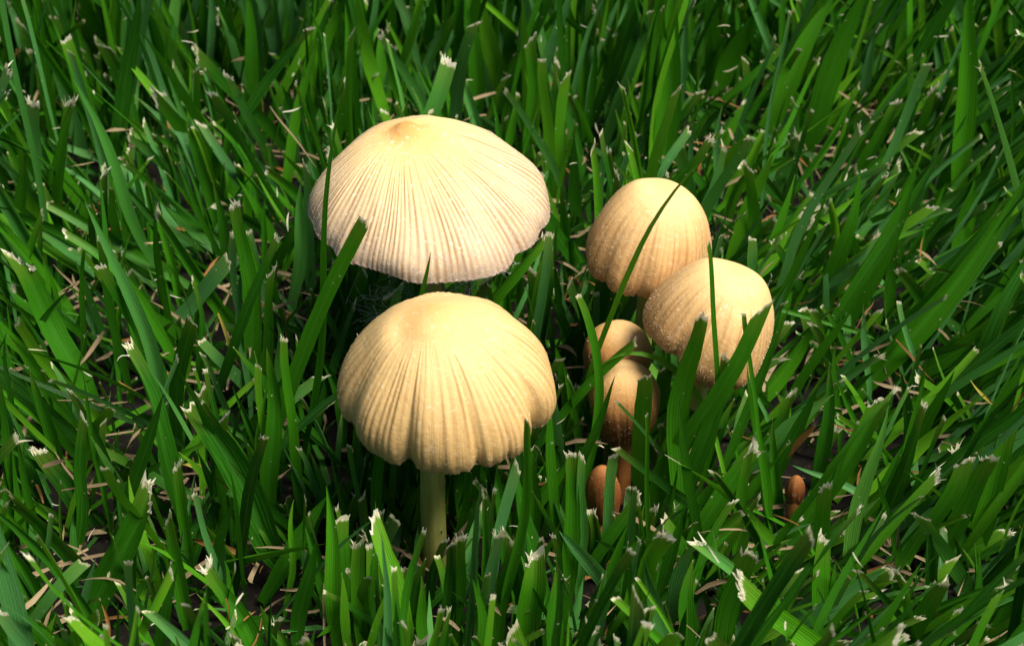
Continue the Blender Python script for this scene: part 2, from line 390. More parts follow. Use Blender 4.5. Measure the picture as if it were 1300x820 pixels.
        pv = c[:, None] + sz[:, None] * (octa[None] * r.uniform(.7, 1.3, (len(gi), 6, 1))) + nrmv[:, None] * 0.003
        pf = (of[None] + (np.arange(len(gi)) * 6)[:, None, None]).reshape(-1, 3)
        go = link('veil_grains', make_mesh('veil_grains', pv.reshape(-1, 3), pf, [M_GRAIN]), capo); go['kind'] = 'stuff'
    return e

P_OPEN = [(0, 1.12), (0.05, 1.105), (0.10, 1.04), (0.16, .97), (0.30, .90), (0.50, .785), (0.70, .60), (0.87, .36), (0.97, .12), (1.0, -.04)]
P_BELL = [(0, 1.04), (0.10, 1.01), (0.26, .93), (0.48, .785), (0.68, .605), (0.84, .41), (0.95, .20), (1.0, .0), (1.0, -.12), (0.97, -.24)]
P_YOUNG = [(0, 1), (0.14, .99), (0.33, .945), (0.55, .83), (0.74, .66), (0.89, .42), (0.98, .17), (1.0, -.04), (0.96, -.16), (0.90, -.22)]
P_EGG = [(0, 1), (0.2, .97), (0.45, .86), (0.7, .66), (0.9, .38), (1.0, .08), (0.98, -.25), (0.86, -.6), (0.70, -.9)]

mushroom('mushroom', 'wide open mushroom at the back, pinkish cream cap with a small orange knob',
         (517, 161), 5.1, 1.95, 1.03, (0.0, -0.11, 1), P_OPEN, M_CAP_A, (-.05, .1), nrib=112, rib=0.012, seed=3,
         notches=[(-142, 7, 0.06, 0.0), (75, 12, 0.10, .0), (-42, 6, .045, .03), (-20, 5, .03, .02), (-95, 8, -.02, -.01), (-165, 9, .03, 0)], grains=900, res=(936, 110), rib_from=.12, wav=.028, stem_r=(.17, .22), gr_from=.6,
         bumps=[(35, .40, .22, .07), (-150, .45, .25, .03), (55, .13, .06, -.05)], off=(-.33, .50))
mushroom('mushroom', 'bell-shaped yellow cream mushroom at the front, pale stem showing below its fluted cap',
         (547, 391), 4.70, 1.54, 1.37, (0.0, -0.12, 1), P_BELL, M_CAP_B, (-.26, 0), nrib=74, rib=0.014, seed=11,
         notches=[(-111, 4, 0.08, 0.08), (-72, 3, 0.045, 0.05), (-30, 6, 0.12, 0.05), (-155, 7, 0.07, .03), (-56, 3, .02, .03), (-92, 3, .01, .01), (-128, 3, .015, .01), (120, 9, .05, .02)],
         grains=700, res=(768, 110), rib_from=.2, wav=.02, stem_r=(.18, .205), stem_dx=-.16, bumps=[(-172, .5, .22, .06), (15, .58, .25, .06), (-150, .35, .16, -.05), (90, .4, .2, -.04), (-60, .5, .2, .03)], off=(-.2, 0))
mushroom('mushroom', 'smooth tan egg-shaped mushroom, upper of the right pair, crossed by a curved blade',
         (846, 236), 4.55, 1.0, 1.28, (0.19, 0.0, 1), P_YOUNG, M_CAP_C, (-.1, 0), nrib=52, rib=0.007, seed=21,
         notches=[(-138, 7, 0.06, 0.02), (-100, 5, .03, .02), (-172, 7, .04, 0), (-70, 5, .03, .02)], grains=1700, wav=.035, stem_r=(.15, .2), rib_from=.3, bumps=[(175, .5, .28, .09), (-40, .5, .3, .05)])
mushroom('mushroom', 'tan mushroom with grainy left edge, lower of the right pair, behind ragged blades',
         (938, 343), 4.15, 0.97, 1.22, (0.36, 0.02, 1), P_YOUNG, M_CAP_C, (-.25, -.1), nrib=46, rib=0.007, seed=29,
         notches=[(-128, 6, 0.09, 0.05), (-60, 5, .05, .03), (-160, 6, .04, .0)], grains=2600, wav=.035, stem_r=(.15, .2), rib_from=.3, gr_from=.35, bumps=[(160, .55, .3, .08), (10, .5, .3, .05)])
mushroom('mushroom', 'small tan button mushroom half hidden in the dark gap below the right pair',
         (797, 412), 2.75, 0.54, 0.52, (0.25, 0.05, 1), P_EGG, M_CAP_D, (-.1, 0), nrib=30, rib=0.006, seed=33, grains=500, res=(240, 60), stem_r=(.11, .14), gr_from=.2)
mushroom('mushroom', 'small orange tan egg-shaped mushroom under an arched yellow green blade',
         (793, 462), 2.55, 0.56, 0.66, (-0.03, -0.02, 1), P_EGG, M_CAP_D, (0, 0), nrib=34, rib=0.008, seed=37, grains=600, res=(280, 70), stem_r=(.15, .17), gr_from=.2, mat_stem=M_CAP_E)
mushroom('mushroom', 'tiny rusty brown mushroom low in the grass behind two pale cut blades',
         (764, 592), 1.6, 0.27, 0.55, (-0.06, -0.05, 1), P_EGG, M_CAP_E, (0, 0), nrib=22, rib=0.004, seed=41, grains=60, res=(160, 50), stem_r=(.2, .2), gr_from=.2, mat_stem=M_CAP_E)
mushroom('mushroom', 'tiny orange button mushroom glimpsed between blades at lower right',
         (1012, 604), 1.1, 0.15, 0.30, (0.02, -0.05, 1), P_EGG, M_CAP_E, (0, 0), nrib=22, rib=0.004, seed=43, grains=60, res=(160, 50), stem_r=(.1, .14), gr_from=.2, mat_stem=M_CAP_E)

# ------------------------------------------------------------------ grass blades
def blade_arrays(P0, P1, P2, w, face, seed, tip='cut', n=16, c=7, keel=None, twist=None, rnd=0.5, blue=0.0):
    """One blade as arrays. P0 root, P1 Bezier control, P2 tip (cm); w width; face: direction its broad side looks to."""
    r = np.random.default_rng(seed)
    kt = r.random(4)
    if keel is None: keel = .05 + .45 * kt[0] ** 2
    if twist is None: twist = .25 + (1.3 if kt[1] > .75 and w < .28 else .35) * kt[2]
    t = np.linspace(0, 1, n) ** (0.85)
    P0, P1, P2 = (np.asarray(p, float) for p in (P0, P1, P2))
    cp = np.outer((1 - t) ** 2, P0) + np.outer(2 * t * (1 - t), P1) + np.outer(t ** 2, P2)
    Ln = np.linalg.norm(P2 - P0) + 1e-6
    wob = Ln * (0.008 + .022 * kt[2] ** 2)
    cp += np.stack([np.sin(t * 5 + seed) * wob, np.cos(t * 4 + 2 * seed) * wob, 0 * t], 1) * (t * (1 - t) * 4)[:, None]
    tan = nrm(np.gradient(cp, axis=0))
    f = np.asarray(face, float); side = nrm(np.cross(tan, f)); nn = np.cross(side, tan)
    tw = twist * (r.uniform(-1, 1) * (t - .5) * 2 + .3 * r.uniform(-1, 1) * np.sin(t * 5))
    s2 = side * np.cos(tw)[:, None] + nn * np.sin(tw)[:, None]; n2 = np.cross(s2, tan)
    prof = 0.62 + 0.38 * sst(0, .35, t)
    if tip == 'point': prof = prof * np.clip(1 - np.clip((t - .42) / .58, 0, 1) ** 2.2, 0.0, 1) + 0.015
    else: prof = prof * (1 - (0.08 + .3 * kt[3]) * sst(.45, 1, t)); prof[-1] *= .94
    prof = prof * (1 + .05 * np.sin(t * (6 + 5 * kt[1]) + seed) + .02 * np.sin(t * 23 + seed))
    u = np.linspace(0, 1, c); uu = (u - .5) * 2
    kd = keel * w * (0.6 + 0.4 * np.cos(t * 3 + seed))
    V = cp[:, None] + s2[:, None] * (uu[None, :, None] * (w / 2 * prof)[:, None, None]) \
        + n2[:, None] * ((np.abs(uu) ** 1.3)[None, :, None] * (kd * prof)[:, None, None])
    # thin edge waviness
    V += s2[:, None] * (np.where(np.abs(uu) > .9, 1, 0)[None, :, None] * (r.normal(0, 0.012, (n, c)) * w)[..., None])
    if tip == 'cut':
        jag = r.uniform(-1, 1, c) * w * .16 + uu * w * r.uniform(-.7, .7)
        V[-1] += tan[-1] * jag[:, None]
    ds = np.concatenate([[0], np.cumsum(np.linalg.norm(np.diff(cp, axis=0), axis=1))])
    gv = np.repeat(ds, c); gu = np.tile(u, n)
    cutd = np.repeat(ds[-1] - ds, c) if tip == 'cut' else np.full(n * c, 9.0)
    if tip == 'point' and r.random() < .35: cutd = np.repeat(ds[-1] - ds, c) + 0.02
    idx = np.arange(n * c).reshape(n, c)
    F = np.stack([idx[:-1, :-1], idx[:-1, 1:], idx[1:, 1:], idx[1:, :-1]], -1).reshape(-1, 4)
    A = {'gu': gu, 'gv': gv, 'rnd': np.full(n * c, rnd), 'blue': np.full(n * c, blue), 'cutd': cutd}
    return V.reshape(-1, 3), F, A, (V[-1], tan[-1], s2[-1], n2[-1])
def fray_arrays(info, w, seed, k=7, size=1.0):
    """loose pale fibres at a mown end; each is a folded strip"""
    row, tan, sd, nn = info; r = np.random.default_rng(seed + 991)
    Vs, Fs, G, off = [], [], [], 0
    # ragged pale rim
    c = len(row); hh = r.uniform(.2, 1, c) * w * 0.34 * size
    rim = np.concatenate([row - tan * w * .04, row + tan * hh[:, None] + nn * r.normal(0, .03, (c, 1)) * w]) + nn * 0.0015
    idx = np.arange(c - 1); Vs.append(rim); Fs.append(np.stack([idx, idx + 1, idx + 1 + c, idx + c], 1)); off = len(rim)
    for _ in range(k):
        q = r.uniform(0, 1); i = min(int(q * (c - 1)), c - 2); b = row[i] + (row[i + 1] - row[i]) * (q * (c - 1) - i)
        d = nrm(tan * r.uniform(.6, 1.2) + sd * r.normal((q - .5) * .4, .2) + nn * r.normal(0, .25)); ln = size * r.uniform(.2, 1.0) ** 1.5 * min(w * .75, .17)
        fw = r.uniform(.07, .20) * w * .5; b = b - tan * .02; bd = nrm(sd * r.normal() + nn * r.normal()) * ln * .25
        sv = sd * fw
        p = [b - sv, b + sv, b + d * ln * .55 + bd * .5 - sv * .7, b + d * ln * .55 + bd * .5 + sv * .7, b + d * ln + bd * 1.4 - sv * .15, b + d * ln + bd * 1.4 + sv * .15]
        Vs.append(np.array(p)); Fs.append(off + np.array([[0, 1, 3, 2], [2, 3, 5, 4]])); off += 6
    V = np.concatenate(Vs); F = np.concatenate(Fs)
    return V, F, {'rnd': r.random(len(V)) * .3 + r.random() * .7, 'gu': np.zeros(len(V)), 'gv': np.zeros(len(V))}

TOCAM = -FWD
def inside_cap(P, m=.08):
    for org, Fm, R, H in CAPS:
        q = (P - org) @ Fm
        rr = np.hypot(q[:, 0], q[:, 1]); zz = q[:, 2]
        lim = (R + m) * np.sqrt(np.clip(1 - (np.clip(zz, 0, None) / (H + m)) ** 2, 0, 1))
        if np.any((rr < lim) & (zz > -.35 * H) & (zz < H + m)): return True
    return False
def cap_screen():
    out = []
    for org, Fm, R, H in CAPS:
        a = np.linspace(0, 2 * np.pi, 24)
        pts = [org + Fm @ np.array([R * s * math.cos(x), R * s * math.sin(x), z * H]) for s, z in ((1, 0), (.97, -.15), (.75, .62), (.4, .9), (0, 1)) for x in a]
        pr = np.array([proj(p) for p in pts]); out.append((pr[:, 0].min(), pr[:, 0].max(), pr[:, 1].min(), pr[:, 1].max(), pr[:, 2].min()))
    return out
CSCR = cap_screen()
def bez(P0, P1, P2, n=14):
    t = np.linspace(0, 1, n); return np.outer((1 - t) ** 2, P0) + np.outer(2 * t * (1 - t), P1) + np.outer(t ** 2, P2)
def hero_spec(bx, by, tx, ty, w, tip='c', tone=.45, blue=0., mid=None, ext=None, ly=None, z0=-.15, turn=None, seed=0, mat=None, fray=1.0, fr=None):
    """from two photo points to a blade that stands in the lawn: in an upright plane at depth y, rooted where its line meets the soil"""
    r = np.random.default_rng(seed)
    dx, dy = bx - tx, by - ty; L = math.hypot(dx, dy)
    if ext is None: ext = max(25.0, 150.0 - L) if mid is None else 15
    ex = bx + dx / L * ext * (.75); ey = by + dy / L * ext
    y = at_z(ex, ey, z0)[1]
    if ly is None: ly = r.uniform(-.35, .35)
    # does its visible length cross a cap?
    t = np.linspace(0, 1, 12); sx, sy = bx + (tx - bx) * t, by + (ty - by) * t
    if mid is not None: sx = np.insert(sx, -1, mid[0]); sy = np.insert(sy, -1, mid[1])
    front = False
    for (x0, x1, y0, y1, dm), (org, Fm, R, H) in zip(CSCR, CAPS):
        e = ((sx - (x0 + x1) / 2) / ((x1 - x0) / 2)) ** 2 + ((sy - (y0 + y1) / 2) / ((y1 - y0) / 2)) ** 2
        hit = np.any(e < .85) if fr else (e[-1] < .85 or (mid is not None and e[-2] < .85))
        if fr is not False and hit: y = min(y, org[1] - R - .22 - max(ly, 0) - .1); front = True
    def solve(y):
        B = at_y(bx, by, y); P2 = at_y(tx, ty, y + ly)
        if P2[2] < 0.35: P2 = at_z(tx, ty, 0.35 + .1 * r.random()); B = at_z(bx, by, z0)
        if B[2] > z0:
            d = B - P2; d[1] = 0
            if mid is not None:
                M = at_y(*mid, y); d = B - M; d[1] = 0
            if d[2] > -.25 * abs(d[0]): d[2] = -.25 * abs(d[0]) - .05
            d[0] *= .8
            P0 = B + d * min((z0 - B[2]) / d[2], 6 / np.linalg.norm(d))
        else: P0 = at_z(bx, by, z0)
        P0[2] = z0
        if mid is not None: 
            M = at_y(mid[0], mid[1], (P0[1] + P2[1]) / 2); a_, b_ = np.linalg.norm(M - P0), np.linalg.norm(P2 - M); q = np.clip(a_ / (a_ + b_), .25, .75)
            P1 = (M - (1 - q) ** 2 * P0 - q * q * P2) / (2 * q * (1 - q))
        else: P1 = (P0 + P2) / 2 * .4 + (B * .6 if B[2] > .5 else (P0 + P2) / 2 * .6); P1 = P1 + np.array([r.normal(0, .05), 0, 0])
        return P0, P1, P2
    P0, P1, P2 = solve(y)
    for _ in range(24):
        if not inside_cap(bez(P0, P1, P2, 24), .05): break
        y += -.15 if front else .25
        P0, P1, P2 = solve(y)
    else: print('PENETRATES', bx, by, tx, ty)
    sc_ = FPX / proj(P0 * .4 + P2 * .6)[2]; wc = (1.0 if front else 1.15) * w / sc_
    T = nrm(P2 - P0); sd = nrm(np.cross(T, TOCAM)); nn = np.cross(sd, T)
    if turn is None: turn = r.uniform(-.6, .6)
    face = nn * math.cos(turn) + sd * math.sin(turn)
    return dict(P0=P0, P1=P1, P2=P2, w=wc / math.cos(turn), face=face, tip='cut' if tip in 'cf' else 'point', fray=fray * (r.uniform(.45, 1.05) if tip == 'f' else .35) if tip in 'cf' else 0,
                rnd=tone, blue=blue, seed=seed, mat=mat, hero=True)
#@@HEROES
HEROES = [
# bx, by, tx, ty, w, tip, extras      (photo pixels)
# --- upper left
(12,110,2,-35,14,'p',dict(tone=.5)),(72,200,42,-35,16,'p',dict(tone=.6)),(137,190,83,50,17,'f',dict(tone=.55)),
(167,125,130,57,18,'c',dict(tone=.25)),(140,85,92,-35,17,'p',dict(tone=.6)),(236,145,180,-35,25,'p',dict(tone=.85,blue=.25)),
(236,110,207,-25,16,'p',dict(tone=.6,blue=.5)),(133,228,177,-15,17,'p',dict(tone=.2,mid=(163,110))),(322,257,197,123,22,'f',dict(tone=.5)),
(312,242,176,35,12,'p',dict(tone=.55)),(24,290,43,133,18,'f',dict(tone=.5,blue=.55)),(372,192,250,70,14,'f',dict(tone=.3)),
(340,190,290,98,12,'f',dict(tone=.5,blue=.3)),(356,255,404,50,12,'p',dict(tone=.65)),(333,100,366,-25,20,'p',dict(tone=.7,blue=.2)),
(330,145,311,-25,14,'p',dict(tone=.45)),(97,165,64,80,16,'p',dict(tone=.6,blue=.7)),(142,203,8,168,7,'p',dict(tone=.5,mid=(62,147),ly=.3)),
(142,207,50,172,9,'p',dict(tone=.55,blue=.4)),(110,262,55,185,17,'p',dict(tone=.6)),(271,110,256,-15,16,'p',dict(tone=.5)),
(302,62,276,10,9,'f',dict(tone=.6,blue=.6)),(205,112,213,38,5,'p',dict(tone=.6)),(272,92,322,33,6,'p',dict(tone=.3,mid=(303,48))),
(412,116,345,68,6,'c',dict(tone=.6)),(52,120,28,32,13,'f',dict(tone=.55,blue=.3)),(250,170,250,88,9,'f',dict(tone=.6)),(155,90,150,-20,12,'p',dict(tone=.5)),
# --- left middle
(242,362,60,258,14,'f',dict(tone=.5)),(77,375,-10,225,18,'c',dict(tone=.6,blue=.5)),(132,352,45,282,15,'c',dict(tone=.55,blue=.7)),
(4,500,97,358,9,'p',dict(tone=.15,mid=(53,410))),(107,495,23,330,24,'f',dict(tone=.4)),(226,505,82,297,11,'c',dict(tone=.5,mid=(150,346))),
(310,433,203,270,15,'f',dict(tone=.6)),(328,495,298,262,19,'f',dict(tone=.45)),(200,434,291,330,18,'c',dict(tone=.5,blue=.85,ext=20)),
(103,475,111,290,7,'p',dict(tone=.6)),(165,495,128,303,11,'f',dict(tone=.4)),(202,505,158,380,9,'c',dict(tone=.4)),
(246,505,243,358,8,'c',dict(tone=.25,mid=(256,420))),(425,485,326,405,9,'p',dict(tone=.55,mid=(374,420))),(340,495,345,345,12,'f',dict(tone=.55)),
(333,505,255,432,16,'c',dict(tone=.8,blue=.8,ext=30)),(202,332,143,238,15,'p',dict(tone=.5)),(302,332,210,262,17,'p',dict(tone=.3)),
(357,312,300,225,12,'p',dict(tone=.5)),(18,355,55,273,12,'c',dict(tone=.55)),(369,398,382,232,14,'p',dict(tone=.65,blue=.5)),
(348,328,386,278,12,'p',dict(tone=.45)),(62,425,-15,310,13,'p',dict(tone=.4)),(12,352,32,195,19,'p',dict(tone=.45)),(398,385,389,212,14,'c',dict(tone=.5,blue=.6)),
(432,560,395,440,12,'p',dict(tone=.35,mid=(420,475))),(190,420,165,345,10,'f',dict(tone=.6,blue=.5)),(215,330,197,255,9,'p',dict(tone=.5)),
(265,255,235,150,14,'p',dict(tone=.4)),(90,560,30,480,12,'p',dict(tone=.35)),(140,440,95,330,9,'p',dict(tone=.55,blue=.3)),(290,330,270,230,12,'p',dict(tone=.35)),
# --- lower left
(360,710,242,512,33,'c',dict(tone=.12,ext=30,turn=.15,fray=.6)),(82,605,38,470,16,'p',dict(tone=.35)),(94,695,107,530,13,'c',dict(tone=.3)),
(141,670,105,470,7,'p',dict(tone=.45)),(142,695,207,500,17,'p',dict(tone=.35)),(120,780,190,622,30,'f',dict(tone=.35,ext=40,turn=.1)),
(135,745,15,632,20,'c',dict(tone=.35)),(14,705,13,565,16,'f',dict(tone=.5)),(238,700,225,592,14,'f',dict(tone=.5)),(232,760,215,657,18,'f',dict(tone=.5)),
(266,745,300,625,13,'p',dict(tone=.4)),(309,750,291,593,6,'p',dict(tone=.5)),(346,655,338,440,19,'p',dict(tone=.4)),(392,665,360,430,11,'f',dict(tone=.6,mid=(368,560))),
(365,705,373,633,7,'p',dict(tone=.7)),(345,745,415,630,20,'p',dict(tone=.4)),(292,657,130,572,11,'f',dict(tone=.35)),(128,552,243,487,7,'p',dict(tone=.7,ext=20)),
(332,570,295,490,10,'p',dict(tone=.3)),(228,600,140,557,7,'p',dict(tone=.75,mid=(172,550))),(60,560,12,528,20,'f',dict(tone=.2,ext=10)),
(290,650,250,570,17,'p',dict(tone=.2)),(40,640,22,560,10,'p',dict(tone=.4)),(170,740,175,640,9,'p',dict(tone=.4)),(420,780,385,660,12,'p',dict(tone=.35)),
(60,800,10,690,24,'p',dict(tone=.35)),(310,800,262,720,20,'f',dict(tone=.4)),(200,810,225,720,15,'p',dict(tone=.35)),
# --- top middle
(376,155,447,-20,14,'p',dict(tone=.65)),(497,168,448,-20,15,'p',dict(tone=.75)),(461,185,438,5,14,'p',dict(tone=.5)),(523,90,581,20,16,'c',dict(tone=.55)),
(552,155,484,47,12,'f',dict(tone=.45,blue=.4)),(603,145,595,-25,18,'p',dict(tone=.45)),(640,115,604,-20,20,'p',dict(tone=.8)),(643,95,640,-25,23,'p',dict(tone=.5)),
(569,155,526,76,9,'p',dict(tone=.55)),(618,165,690,8,12,'p',dict(tone=.45)),(673,200,674,50,16,'c',dict(tone=.5)),(698,213,688,76,13,'c',dict(tone=.75)),
(702,250,718,98,13,'f',dict(tone=.7)),(718,205,754,42,9,'p',dict(tone=.35,mid=(758,100))),(774,110,785,30,6,'p',dict(tone=.6,blue=.7)),
(768,185,827,16,13,'c',dict(tone=.75,blue=.55)),(813,195,838,-25,20,'p',dict(tone=.6)),(838,230,856,-25,27,'p',dict(tone=.5,turn=.1)),
(837,232,796,98,7,'p',dict(tone=.75)),(884,275,864,186,15,'f',dict(tone=.55,blue=.3,ext=25)),(736,265,729,170,13,'p',dict(tone=.4)),
(678,62,785,0,7,'p',dict(tone=.5,mid=(733,18))),(862,85,880,-15,12,'p',dict(tone=.7)),(606,168,585,95,13,'c',dict(tone=.5,blue=.6)),
(532,168,482,108,6,'p',dict(tone=.6,mid=(512,118))),(444,190,443,108,5,'p',dict(tone=.6,blue=.7)),(500,70,497,-20,14,'p',dict(tone=.5)),(540,90,550,-20,15,'p',dict(tone=.4)),
(745,120,735,15,14,'p',dict(tone=.5)),(800,90,812,-10,12,'p',dict(tone=.45)),(905,110,900,-20,18,'p',dict(tone=.5)),
# --- upper right
(948,190,1062,-8,24,'p',dict(tone=.65,turn=.1)),(1018,190,1102,-25,27,'p',dict(tone=.5)),(908,125,978,-20,20,'p',dict(tone=.55)),
(1027,195,992,98,12,'f',dict(tone=.65,ext=20)),(1003,235,1009,130,10,'c',dict(tone=.6,blue=.4)),(1030,100,1006,15,6,'f',dict(tone=.7)),(997,90,995,-15,12,'p',dict(tone=.4)),
(1078,158,1183,12,6,'p',dict(tone=.8)),(1106,92,1112,32,10,'p',dict(tone=.8,blue=.9)),(1240,195,1206,40,14,'f',dict(tone=.65)),(1220,265,1232,-25,24,'p',dict(tone=.6,turn=.05)),
(1244,85,1262,-30,16,'p',dict(tone=.6)),(1305,105,1268,-25,16,'p',dict(tone=.5)),(1148,225,1184,116,14,'f',dict(tone=.55)),(1138,268,1171,186,12,'f',dict(tone=.6)),
(1188,258,1227,146,12,'p',dict(tone=.65)),(1108,182,1138,130,14,'f',dict(tone=.5)),(1018,228,1091,108,8,'c',dict(tone=.65)),(1058,218,1075,153,10,'f',dict(tone=.55)),
(1191,115,1190,-20,10,'p',dict(tone=.75,blue=.9)),(1233,90,1293,37,8,'p',dict(tone=.4)),(1248,222,1278,158,5,'f',dict(tone=.6,blue=.5)),
(896,255,919,190,14,'f',dict(tone=.6,blue=.6)),(956,275,950,213,14,'f',dict(tone=.6)),(1285,180,1289,60,11,'p',dict(tone=.6)),(1130,110,1160,-15,14,'p',dict(tone=.55)),
# --- right middle
(922,340,982,195,18,'p',dict(tone=.7)),(952,480,1052,240,10,'p',dict(tone=.6)),(1058,445,1163,220,26,'p',dict(tone=.5,turn=.05)),
(1082,505,1310,215,27,'p',dict(tone=.55,mid=(1208,362),turn=.1)),(1148,345,1202,230,14,'p',dict(tone=.55)),(957,370,955,302,15,'c',dict(tone=.25,blue=.3,fray=.4)),
(1072,495,1032,393,12,'c',dict(tone=.45)),(995,515,1083,390,11,'p',dict(tone=.6)),(1048,405,1092,215,20,'p',dict(tone=.5)),(1184,395,1143,343,15,'f',dict(tone=.35)),
(1203,358,1165,330,14,'f',dict(tone=.35)),(1161,455,1141,383,7,'c',dict(tone=.7,blue=.9)),(1100,460,1096,385,8,'p',dict(tone=.5,blue=.8)),
(1248,350,1262,275,4,'f',dict(tone=.7)),(1282,335,1286,270,10,'f',dict(tone=.5)),(1145,487,1312,378,18,'p',dict(tone=.45)),(960,510,1037,408,18,'p',dict(tone=.65)),
(1164,505,1177,455,6,'p',dict(tone=.5)),(1063,505,1060,435,8,'p',dict(tone=.45)),(1213,338,1237,225,25,'p',dict(tone=.5)),(1028,362,1058,300,5,'f',dict(tone=.6)),
(1279,415,1302,338,14,'p',dict(tone=.7,blue=.8)),(1222,435,1302,313,12,'p',dict(tone=.55)),(1000,380,1030,270,14,'p',dict(tone=.35)),(1120,400,1140,300,12,'p',dict(tone=.4)),
(1255,480,1300,400,14,'p',dict(tone=.4)),
# --- lower right
(1073,745,1128,514,17,'p',dict(tone=.95,blue=.45,turn=.1)),(1000,692,1118,508,22,'f',dict(tone=.5,mid=(1064,600))),(1036,615,1053,460,15,'p',dict(tone=.25)),
(976,645,948,460,13,'p',dict(tone=.5)),(1098,562,1058,470,7,'p',dict(tone=.5)),(1118,685,1176,470,9,'p',dict(tone=.5)),(1138,615,1212,470,14,'p',dict(tone=.5)),
(1140,740,1226,585,22,'f',dict(tone=.45)),(1188,715,1257,582,20,'f',dict(tone=.5)),(1238,705,1282,540,24,'f',dict(tone=.6)),(1038,745,1048,618,19,'f',dict(tone=.55)),
(1040,800,1045,685,24,'f',dict(tone=.6)),(922,800,950,703,26,'f',dict(tone=.5)),(973,565,1006,500,14,'f',dict(tone=.4)),(958,562,1033,505,8,'p',dict(tone=.6,blue=.8)),
(1077,627,1005,590,9,'p',dict(tone=.6,blue=.8)),(990,655,981,532,12,'p',dict(tone=.4)),(953,717,1002,685,6,'p',dict(tone=.7)),(1230,560,1192,568,14,'f',dict(tone=.6,ext=12)),
(1188,722,1277,675,18,'f',dict(tone=.55,ext=20)),(1217,715,1168,655,16,'f',dict(tone=.6,blue=.3)),(1240,555,1214,500,8,'c',dict(tone=.5)),(1138,695,1113,600,10,'p',dict(tone=.35)),
(1279,745,1301,660,6,'p',dict(tone=.75)),(1300,640,1320,520,20,'p',dict(tone=.4)),(1150,810,1195,740,24,'f',dict(tone=.5)),(1270,800,1300,720,18,'p',dict(tone=.45)),
(960,640,1040,490,16,'p',dict(tone=.35)),(1090,680,1150,560,14,'p',dict(tone=.35)),
# --- centre, round the mushrooms
(397,415,434,112,10,'p',dict(tone=.5,ext=55,ly=-.1,fr=True)),(395,400,462,281,21,'f',dict(tone=.52,ext=70,ly=-.4,turn=.1)),(536,362,547,318,9,'p',dict(tone=.52,ext=100,ly=-.2,turn=0)),
(572,366,604,338,9,'f',dict(tone=.55,ext=60,ly=-.3,fr=False)),(649,712,671,535,13,'c',dict(tone=.5,ext=30,turn=0,fray=.3,ly=-.6)),(447,453,430,355,7,'p',dict(tone=.45,ext=60)),
(752,500,919,179,8,'c',dict(tone=.75,mid=(838,268),ext=150,ly=-.9,turn=0,fray=0)),(893,490,899,308,7,'c',dict(tone=.52,mid=(913,385),ext=80,ly=-.5,turn=.2,fray=.3)),
(874,520,892,403,29,'f',dict(tone=.52,ext=130,ly=-.3,turn=.05,fray=.8)),(835,640,966,393,26,'f',dict(tone=.52,ext=40,ly=-.3,turn=.1,fray=.5)),(900,510,921,455,22,'f',dict(tone=.35,ext=150,ly=-.2,turn=0)),
(962,510,944,398,6,'f',dict(tone=.5,ext=140,ly=-.2)),(945,520,1002,390,13,'p',dict(tone=.4,ext=120,ly=.0)),
(850,505,752,472,8,'p',dict(tone=1.0,blue=.1,mid=(808,446),ext=120,ly=-.1,turn=0)),(762,470,808,433,12,'c',dict(tone=.52,ext=150,ly=-.1)),(816,530,819,478,20,'f',dict(tone=.52,ext=110,fray=.5)),
(735,592,781,476,13,'p',dict(tone=.35,ext=70)),(721,760,725,577,19,'f',dict(tone=.5,turn=.1,ext=20)),(736,765,739,580,12,'f',dict(tone=.55,blue=.4,ext=15)),
(764,705,779,578,13,'f',dict(tone=.5,blue=.5)),(733,738,812,632,13,'c',dict(tone=.4)),(829,745,821,525,6,'c',dict(tone=.6)),(857,580,783,510,6,'f',dict(tone=.6,blue=.5,ext=60)),
(826,622,747,500,7,'f',dict(tone=.5,blue=.4)),(729,458,697,370,15,'p',dict(tone=.35)),(742,525,734,375,12,'c',dict(tone=.52,mid=(753,425))),(707,725,697,500,12,'p',dict(tone=.52)),
(891,705,860,503,11,'p',dict(tone=.4)),(845,740,868,640,14,'p',dict(tone=.35)),(640,672,726,580,19,'p',dict(tone=.52)),(573,700,595,597,10,'p',dict(tone=.52,ly=-.5,ext=20)),
(528,695,566,640,10,'p',dict(tone=.52,ext=40)),(462,790,455,690,21,'f',dict(tone=.65,turn=0)),(638,780,652,692,15,'c',dict(tone=.5)),(675,790,678,705,28,'f',dict(tone=.55,turn=0)),
(578,780,585,685,18,'f',dict(tone=.45)),(617,705,616,630,6,'f',dict(tone=.5)),(463,695,443,565,6,'f',dict(tone=.5,blue=.3)),(444,675,420,575,6,'p',dict(tone=.5)),
(509,745,488,667,7,'p',dict(tone=.4)),(690,708,711,663,8,'p',dict(tone=.65)),(643,430,643,352,14,'p',dict(tone=.45,ext=60)),(800,700,806,620,9,'f',dict(tone=.5,blue=.4)),
(790,790,800,700,16,'p',dict(tone=.35)),(870,800,880,710,20,'p',dict(tone=.4)),(700,800,705,720,18,'p',dict(tone=.4)),(540,800,535,730,12,'p',dict(tone=.52)),
(380,800,400,690,18,'p',dict(tone=.35)),(610,800,600,735,12,'p',dict(tone=.52)),(770,560,735,495,5,'f',dict(tone=.5)),(720,330,712,235,13,'p',dict(tone=.35)),
]
#@@END
specs = []
for i, h in enumerate(HEROES):
    specs.append(hero_spec(*h[:6], seed=1000 + i, **h[6]))

def covers_cap(P):
    d = P - CAM; z = d @ FWD; x = PW / 2 + FPX * (d @ RGT) / z; y = PH / 2 - FPX * (d @ UPV) / z
    for x0, x1, y0, y1, dm in CSCR:
        cx, cy, rx, ry = (x0 + x1) / 2, (y0 + y1) / 2, (x1 - x0) / 2 + 5, (y1 - y0) / 2 + 5
        if np.any((((x - cx) / rx) ** 2 + ((y - cy) / ry) ** 2 < 1) & (z < dm + 1.6)): return True
    return False

